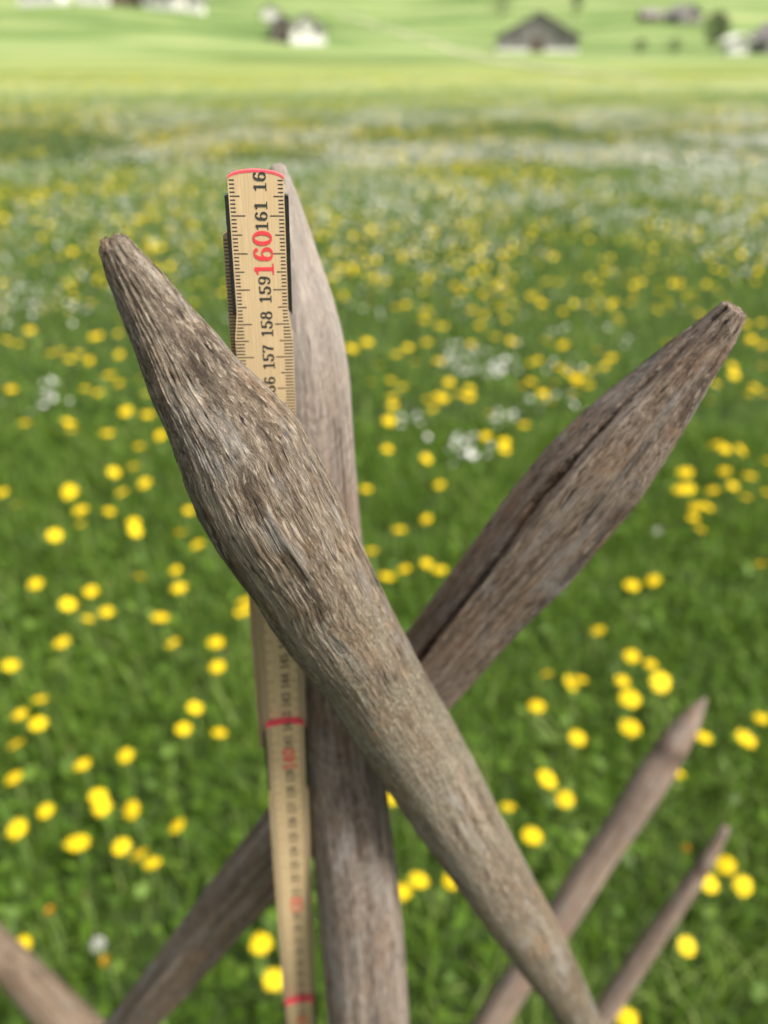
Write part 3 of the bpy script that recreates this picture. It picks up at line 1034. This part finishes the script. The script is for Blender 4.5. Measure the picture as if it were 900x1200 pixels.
# ------------------------------------------------------------------ dandelions
def petal_mat(name, c, tr_amt=.25):
    m = bpy.data.materials.new(name); m.use_nodes = True
    nt = m.node_tree; nt.nodes.clear()
    out = N(nt, 'ShaderNodeOutputMaterial')
    tc = N(nt, 'ShaderNodeTexCoord')
    f = noise(nt, tc.outputs['Object'], 140, 3)
    cc = ramp(nt, f, [(.3, tuple(x * .88 for x in c)), (.7, c)])
    d = N(nt, 'ShaderNodeBsdfPrincipled'); d.inputs['Roughness'].default_value = .6; d.inputs['Specular IOR Level'].default_value = .2
    nt.links.new(cc, d.inputs['Base Color'])
    t = N(nt, 'ShaderNodeBsdfTranslucent'); nt.links.new(cc, t.inputs[0])
    ms = N(nt, 'ShaderNodeMixShader'); ms.inputs[0].default_value = tr_amt
    nt.links.new(d.outputs[0], ms.inputs[1]); nt.links.new(t.outputs[0], ms.inputs[2]); nt.links.new(ms.outputs[0], out.inputs[0])
    return m


M_petal = petal_mat('dandelion_petals', (.90, .68, .014))
M_core = petal_mat('dandelion_centre', (.82, .52, .008))
M_stem = plain('dandelion_stem', (.16, .24, .06), .6, var=.2, scale=90)
M_seed = petal_mat('dandelion_seed_fluff', (.62, .62, .58), .4)
M_bud = petal_mat('closing_dandelion', (.62, .36, .03), .2)
M_brown = petal_mat('withered_flower', (.30, .21, .12), .2)


def head_mesh(seed, closed=False, mats=(M_petal, M_core)):
    r_ = random.Random(seed)
    v, f, mi = [], [], []
    rows = [(22, 1.0, .02, .16, 0), (20, .82, .10, .22, 0), (16, .60, .20, .30, 0), (12, .38, .30, .34, 1)]
    for n, rad, z0, z1, m in rows:
        off = r_.uniform(0, 6.28)
        for i in range(n):
            a = off + i * 2 * math.pi / n + r_.uniform(-.07, .07)
            rr = rad * r_.uniform(.88, 1.06)
            zt = z1 + r_.uniform(-.06, .06)
            if closed:
                rr *= .42; zt += .55
            wd = 2.2 * rad * math.pi / n * .5
            ca, sa = math.cos(a), math.sin(a)
            k = len(v)
            for (q, z, w) in ((.10, z0 + .05, .35), (.62, (z0 + zt) / 2 + .10, 1.0), (1.0, zt, .62)):
                for s in (-1, 1):
                    v.append((ca * rr * q - sa * wd * w * s * .5, sa * rr * q + ca * wd * w * s * .5, z))
            f += [(k, k + 1, k + 3, k + 2), (k + 2, k + 3, k + 5, k + 4)]; mi += [m, m]
    return mesh_from('flower_head', v, f, list(mats), mi, smooth=False)


def seed_mesh(seed, mat):
    r_ = random.Random(seed)
    v, f = [], []
    for i in range(120):
        d = Vector((r_.gauss(0, 1), r_.gauss(0, 1), r_.gauss(0, 1))).normalized()
        s = d.orthogonal().normalized(); q = d.cross(s)
        k = len(v); c = d * r_.uniform(.8, 1) + Vector((0, 0, .5))
        v += [c + s * .16, c + q * .16, c - s * .16, c - q * .16]; f.append((k, k + 1, k + 2, k + 3))
    return mesh_from('seed_head', v, f, mat, smooth=False)


def stem_mesh():
    v, f = [], []
    for r in range(5):
        t = r / 4
        for i in range(6):
            a = i * math.pi / 3
            v.append((.0021 * math.cos(a) + .010 * math.sin(t * 2.4), .0021 * math.sin(a), t))
    for r in range(4):
        for i in range(6):
            k = r * 6; j = (i + 1) % 6
            f.append((k + i, k + j, k + 6 + j, k + 6 + i))
    return mesh_from('stem', v, f, M_stem)


HEADS = [head_mesh(s) for s in range(5)]
BUDS = [head_mesh(20 + s, True, (M_bud, M_bud)) for s in range(2)]
BROWN = head_mesh(31, True, (M_brown, M_brown))
SEED = seed_mesh(5, M_seed)
STEM = stem_mesh()
proto = empty('dandelion', (0, -3, 0))
head0 = link_mesh('flower_head', HEADS[0], proto)
stem0 = link_mesh('stem', STEM, proto)
used = [False]


def dandelion(x, y, dia, hgt, label, mesh, group, cat='dandelion'):
    if not used[0]:
        root, hd, st = proto, head0, stem0
        used[0] = True
    else:
        root, hd, st = proto.copy(), head0.copy(), stem0.copy()
        for o in (root, hd, st):
            col.objects.link(o)
        hd.parent = root; st.parent = root
    hd.data = mesh
    root.location = (x, y, gz(x, y))
    r = dia / 2 * random.uniform(.88, 1.1)
    tx, ty = random.gauss(0, .25), random.gauss(0, .25)
    hd.scale = (r, r, r)
    hd.rotation_euler = (tx, ty, random.uniform(0, 6.28))
    hd.location = (.010 * math.sin(2.4), 0, hgt)
    st.scale = (1, 1, hgt + .004)
    tag(root, label, cat, group)
    return root


G1, G2 = 'large dandelions in the near meadow', 'small dandelions in the middle distance'
# photo pixel x, y, apparent size, and what sets the bloom apart
NEAR = [
    (64, 628, 31, 'big dandelion standing alone, left of the nearest stake and above the left-hand rows'),
    (157, 613, 24, 'upper bloom of the overlapping dandelion pair left of the nearest stake shoulder'),
    (158, 623, 27, 'lower bloom of the overlapping dandelion pair left of the nearest stake shoulder'),
    (163, 678, 28, 'dandelion midway between the left edge and the nearest stake, above the dense left cluster'),
    (206, 669, 22, 'smaller upper dandelion of the stacked pair close beside the nearest stake'),
    (210, 690, 27, 'lower dandelion of the stacked pair close beside the nearest stake'),
    (42, 685, 27, 'dandelion near the left edge, first above the cluster of four'),
    (107, 694, 27, 'top dandelion in the left cluster of four'),
    (80, 709, 28, 'leftmost dandelion in the left cluster of four'),
    (125, 718, 26, 'rightmost dandelion in the left cluster of four'),
    (103, 726, 24, 'lowest dandelion in the left cluster of four'),
    (188, 725, 30, 'wide dandelion right of the left cluster of four'),
    (203, 755, 27, 'dandelion just below the wide bloom right of the left cluster'),
    (253, 754, 28, 'upper dandelion of the pair left of the ruler, over a faded seed head'),
    (255, 782, 27, 'lower dandelion of the pair left of the ruler, under a faded seed head'),
    (287, 707, 27, 'highest dandelion of the tight clump touching the ruler beneath the nearest stake'),
    (293, 716, 26, 'dandelion in the tight clump by the ruler, half covered by it'),
    (281, 719, 24, 'lowest left dandelion of the tight clump beside the ruler'),
    (73, 754, 29, 'dandelion below the left cluster of four, alone'),
    (12, 781, 27, 'dandelion touching the left edge, above the group of three'),
    (47, 821, 22, 'small top dandelion of the group of three by the left edge'),
    (24, 838, 28, 'left dandelion of the overlapping pair by the left edge'),
    (45, 849, 32, 'right and larger dandelion of the overlapping pair by the left edge'),
    (19, 874, 32, 'big round dandelion just under the overlapping pair at the left edge'),
    (17, 913, 23, 'small dandelion by the left edge, below the big round one'),
    (97, 897, 28, 'dandelion leaning right beside a withered brown head, left meadow'),
    (148, 886, 22, 'small dandelion halfway between the left edge and the ruler'),
    (228, 830, 25, 'upper dandelion of the triangle of three left of the ruler'),
    (215, 855, 28, 'lower left dandelion of the triangle of three left of the ruler'),
    (257, 860, 24, 'right dandelion of the triangle of three, closest to the ruler'),
    (115, 934, 28, 'upper dandelion of the overlapping two above the lower left row'),
    (120, 946, 28, 'lower dandelion of the overlapping two above the lower left row'),
    (156, 949, 32, 'tilted dandelion right of the overlapping two in the lower left'),
    (54, 951, 26, 'tilted dandelion above the bloom at the lower left edge'),
    (209, 969, 29, 'round dandelion closest to the slanting stake in the lower left'),
    (21, 972, 32, 'dandelion near the left edge, last one above the tan stake'),
    (91, 990, 36, 'broad dandelion left of the merged row of three'),
    (143, 993, 32, 'left dandelion of the merged row of three in the lower left'),
    (164, 1003, 32, 'middle dandelion of the merged row of three in the lower left'),
    (178, 1013, 34, 'right and largest dandelion of the merged row of three in the lower left'),
    (306, 1107, 20, 'small dandelion between the slanting stake and the ruler'),
    (321, 1149, 27, 'dandelion touching the lowest red joint of the ruler'),
    (490, 1033, 34, 'bright dandelion between the two crossing stakes at the bottom'),
    (470, 1047, 22, 'dandelion half hidden by the pale upright stake, beside the bright one'),
    (460, 935, 22, 'dandelion peeping out just under the crossing of the stakes'),
    (530, 1032, 18, 'small dandelion partly hidden by the left edge of the nearest stake, low down'),
    (429, 574, 24, 'dandelion touching the right edge of the pale upright stake, upper one'),
    (435, 647, 24, 'dandelion touching the right edge of the pale upright stake, lower one'),
    (454, 527, 22, 'leftmost of two dandelions above the gap between the stakes'),
    (499, 538, 22, 'right one of two dandelions above the gap between the stakes'),
    (515, 569, 23, 'dandelion left of the split stake, alone in the upper gap'),
    (500, 609, 23, 'right dandelion of the slanting pair in the gap between the stakes'),
    (468, 622, 25, 'left dandelion of the slanting pair in the gap between the stakes'),
    (453, 677, 27, 'lowest left dandelion in the row of four between the stakes'),
    (474, 668, 25, 'second dandelion in the row of four between the stakes'),
    (500, 661, 22, 'third dandelion in the row of four between the stakes'),
    (515, 669, 26, 'rightmost dandelion in the row of four, against the split stake'),
    (740, 687, 32, 'large tall dandelion right of the split stake, left of its pair'),
    (766, 681, 25, 'smaller dandelion just right of the large tall one below the split stake'),
    (701, 740, 25, 'lone dandelion under the split stake, above the right cluster'),
    (740, 770, 29, 'tall top dandelion of the right cluster'),
    (762, 779, 25, 'small dandelion tucked beside the tall top one of the right cluster'),
    (773, 800, 36, 'broad rightmost dandelion of the right cluster'),
    (729, 799, 27, 'small left dandelion of the right cluster'),
    (738, 820, 38, 'wide flat lowest dandelion of the right cluster'),
    (738, 854, 32, 'dandelion straight below the right cluster, above the longer blurred stake'),
    (641, 791, 26, 'upper left dandelion beside the merged pair under the split stake'),
    (668, 801, 29, 'left half of the merged dandelion pair under the split stake'),
    (679, 798, 29, 'right half of the merged dandelion pair under the split stake'),
    (629, 829, 27, 'dandelion lowest left of the three under the split stake'),
    (676, 866, 32, 'single dandelion left of the longer blurred stake tip'),
    (824, 865, 22, 'small dandelion just right of the longer blurred stake tip'),
    (873, 867, 32, 'dandelion near the right edge, level with the longer blurred stake tip'),
    (892, 843, 28, 'dandelion touching the right edge, just above its neighbour'),
    (640, 914, 33, 'upper dandelion of the touching pair right of the nearest stake'),
    (662, 938, 33, 'lower dandelion of the touching pair right of the nearest stake'),
    (595, 947, 23, 'small dandelion close to the right edge of the nearest stake'),
    (792, 907, 18, 'small dandelion half behind the longer blurred stake'),
    (623, 981, 33, 'dandelion under the touching pair, right of the nearest stake'),
    (851, 1015, 31, 'upper dandelion of the three around the thin stake tip'),
    (870, 1038, 35, 'right and largest dandelion of the three around the thin stake tip'),
    (830, 1036, 26, 'left dandelion of the three, touching the thin stake'),
    (804, 1109, 31, 'lone dandelion right of the thin stake in the lower right corner'),
    (734, 1194, 34, 'dandelion cut by the bottom edge beside the thin stake'),
    (891, 662, 23, 'dandelion at the right edge, far from any other bloom'),
    (26, 1109, 16, 'small dandelion peeping over the tan corner stake'),
]
ODD = [
    (60, 1071, 19, 'half closed yellow dandelion above the tan corner stake', 'bud'),
    (126, 1127, 17, 'orange closed dandelion in the V between the tan and slanting stakes', 'bud'),
    (801, 999, 19, 'faded half closed dandelion left of the thin stake tip', 'bud'),
    (99, 1053, 16, 'withered pinkish brown dandelion head in the lower left grass', 'brown'),
    (163, 775, 16, 'withered brown dandelion head low in the left meadow grass', 'brown'),
    (83, 882, 18, 'withered tan dandelion head beside a leaning yellow bloom', 'brown'),
    (265, 767, 17, 'faded seed head between two yellow dandelions left of the ruler', 'brown'),
    (115, 1110, 17, 'white fluffy seed head in the V of the lower left stakes', 'seed'),
    (770, 624, 20, 'pale round seed head below the lower edge of the split stake', 'seed'),
]
MID = {
    'yellow dandelion in the loose middle band of blooms left of the nearest stake': [
        (82, 577, 26), (95, 599, 27), (95, 615, 17), (3, 578, 22), (19, 593, 18), (156, 548, 23), (133, 554, 22), (170, 567, 23), (143, 578, 22),
        (128, 600, 17), (221, 599, 20), (211, 626, 25), (232, 639, 22)],
    'yellow dandelion in the small blooms scattered left of the nearest stake point': [
        (13, 457, 21), (29, 497, 20), (80, 496, 24), (84, 505, 20), (100, 457, 20), (116, 461, 20), (60, 415, 18), (72, 412, 18), (82, 422, 18), (92, 415, 18),
        (105, 423, 18), (140, 416, 18), (128, 441, 20), (140, 450, 18), (165, 445, 18), (172, 462, 18), (148, 483, 21), (173, 487, 20), (126, 509, 28),
        (188, 511, 21), (163, 524, 18), (8, 400, 18), (22, 404, 18), (35, 388, 18), (110, 395, 18)],
    'yellow dandelion in the crowded drift between the upright and the split stake': [
        (412, 409, 22), (465, 416, 20), (486, 426, 20), (443, 429, 18), (514, 424, 19), (435, 449, 18), (458, 447, 19), (472, 454, 18), (460, 466, 19),
        (460, 476, 19), (456, 494, 21), (501, 469, 20), (514, 465, 20), (507, 480, 19), (519, 468, 19), (539, 463, 20), (550, 456, 20), (550, 466, 20),
        (526, 449, 18), (574, 485, 18), (614, 499, 20), (569, 512, 20), (591, 519, 21), (591, 528, 20), (622, 426, 18), (630, 423, 18), (612, 454, 19),
        (622, 448, 19), (636, 462, 20), (644, 472, 20), (664, 438, 22), (655, 432, 20), (676, 445, 20), (690, 436, 18), (650, 450, 20), (478, 408, 18), (430, 402, 20),
        (500, 402, 18), (552, 404, 18), (580, 395, 18), (600, 402, 18), (640, 400, 19), (660, 405, 19), (700, 412, 18), (716, 420, 20), (708, 430, 18), (690, 452, 18), (672, 462, 20)],
    'yellow dandelion in the patch right of the split stake, below its point': [
        (839, 522, 22), (849, 527, 22), (867, 528, 27), (803, 555, 25), (797, 575, 22), (806, 574, 24), (835, 576, 22), (849, 553, 20), (878, 559, 22), (858, 570, 20),
        (874, 584, 17), (815, 595, 21), (828, 595, 24), (812, 608, 21), (820, 621, 22), (899, 542, 22), (898, 578, 18), (860, 440, 20), (884, 455, 22), (878, 463, 20),
        (858, 430, 18), (893, 430, 18), (833, 470, 18), (838, 450, 18), (896, 462, 20), (893, 405, 18), (880, 398, 18)],
}


def place(px, py, s, label, mesh, group, grow=1.0):
    hgt = random.uniform(.125, .165)
    p, Z = on_level(px, py, hgt)
    dia = min(.058, max(.041, (s - 8.5) * Z / F)) * grow
    p2 = p
    return dandelion(p2.x - .0068, p2.y, dia, hgt, label, mesh, group)


for (px, py, s, lb) in NEAR:
    place(px, py, s, lb, random.choice(HEADS), G1)
for (px, py, s, lb, kd) in ODD:
    place(px, py, s, lb, {'bud': random.choice(BUDS), 'brown': BROWN, 'seed': SEED}[kd], G1, 1.0 if kd == 'bud' else .7)
n_ind = len(NEAR) + len(ODD)
taken = []
for lb, lst in MID.items():
    for (px, py, s) in lst:
        place(px, py, s + 1.2, lb, random.choice(HEADS), G2, 1.08)
        n_ind += 1
# next nearest blooms up to 295, in drifts
lab_far = 'tiny yellow dandelion in the farther drifts at mid picture'
k = 0
while n_ind < 295:
    y = math.sqrt(random.uniform(4.55 ** 2, 6.0 ** 2))
    x = random.uniform(-.62, .62) * y
    cl = float(fbm(np.array([x * 1.3]), np.array([y * 1.3]), None, 91, 2)[0])
    if cl > .44:
        dandelion(x, y, random.uniform(.042, .054), random.uniform(.10, .15), lab_far, random.choice(HEADS), G2)
        n_ind += 1


def discs(x, y, z, r, tilt=.35):
    n = len(x)
    V = np.zeros((n, 7, 3), np.float32)
    tl = rng.normal(0, tilt, (n, 2))
    V[:, 6] = np.stack([x, y, z + r * .45], 1)
    for k in range(6):
        t = k * math.pi / 3
        dx, dy = math.cos(t) * r, math.sin(t) * r
        V[:, k] = np.stack([x + dx, y + dy, z + dx * tl[:, 0] + dy * tl[:, 1]], 1)
    tri = np.concatenate([np.array([k, (k + 1) % 6, 6]) for k in range(6)])[None]
    return V.reshape(-1, 3), ((np.arange(n) * 7)[:, None] + tri).ravel(), np.full(n * 6, 3)


# the far carpet of dandelions
x, y = scatter(150000, 5.2, 68)
cl = fbm(x * .9, y * .55, None, 91, 3) * .6 + fbm(x * .22, y * .30, None, 95, 2) * .4
keep = rng.uniform(0, 1, len(x)) < np.clip((cl - .38) * 5.0, .06, 1) * np.clip(1.2 - y / 36, .22, 1)
edge = (y > 5.9) | (rng.uniform(0, 1, len(y)) < .35)
x, y = x[keep & edge], y[keep & edge]
V, Lp, Sz = discs(x, y, ground_z(x, y) + rng.uniform(.09, .15, len(x)), rng.uniform(.0155, .0225, len(x)))
tag(link_mesh('dandelion_carpet', np_mesh('dandelion_carpet', V, Lp, Sz, M_petal)), 'countless yellow dandelions fading into the far meadow', 'dandelions', kind='stuff')

# white spring flowers in loose drifts
M_whitepetal = petal_mat('white_flower_petals', (.80, .80, .76), .25)
x, y = scatter(420000, 5.0, 64)
cl = fbm(x * .55 + 40, y * .40, None, 61, 3) * .65 + fbm(x * .13, y * .2 + 7, None, 63, 2) * .35
keep = rng.uniform(0, 1, len(x)) < np.clip((cl - .40) * 5, .03, 1) * np.clip(y / 9, .35, 1) * np.clip(1.75 - y / 19, .16, 1) * np.clip(.8 + x / (y + 1), .45, 1)
x, y = x[keep], y[keep]
wx, wy = [], []
for (px, py, n, sp) in [(552, 530, 9, .06), (480, 490, 4, .04), (545, 432, 12, .08), (590, 430, 9, .05), (540, 415, 9, .1), (40, 352, 26, .3),
                        (60, 463, 8, .1), (640, 470, 5, .08), (668, 432, 5, .1), (690, 395, 6, .2), (545, 512, 5, .05), (15, 350, 10, .2), (585, 488, 6, .06)]:
    p, _ = on_level(px, py, .1)
    n *= 2; wx += list(rng.normal(p.x, sp, n)); wy += list(rng.normal(p.y, sp * 1.2, n))
x = np.concatenate([x, wx]); y = np.concatenate([y, wy])
V, Lp, Sz = discs(x, y, ground_z(x, y) + rng.uniform(.07, .14, len(x)), rng.uniform(.008, .013, len(x)) * np.clip(.6 + y / 16, 1, 1.6))
tag(link_mesh('white_wildflowers', np_mesh('white_wildflowers', V, Lp, Sz, M_whitepetal)), 'drifts of tiny white wildflowers among the far dandelions', 'wildflowers', kind='stuff')
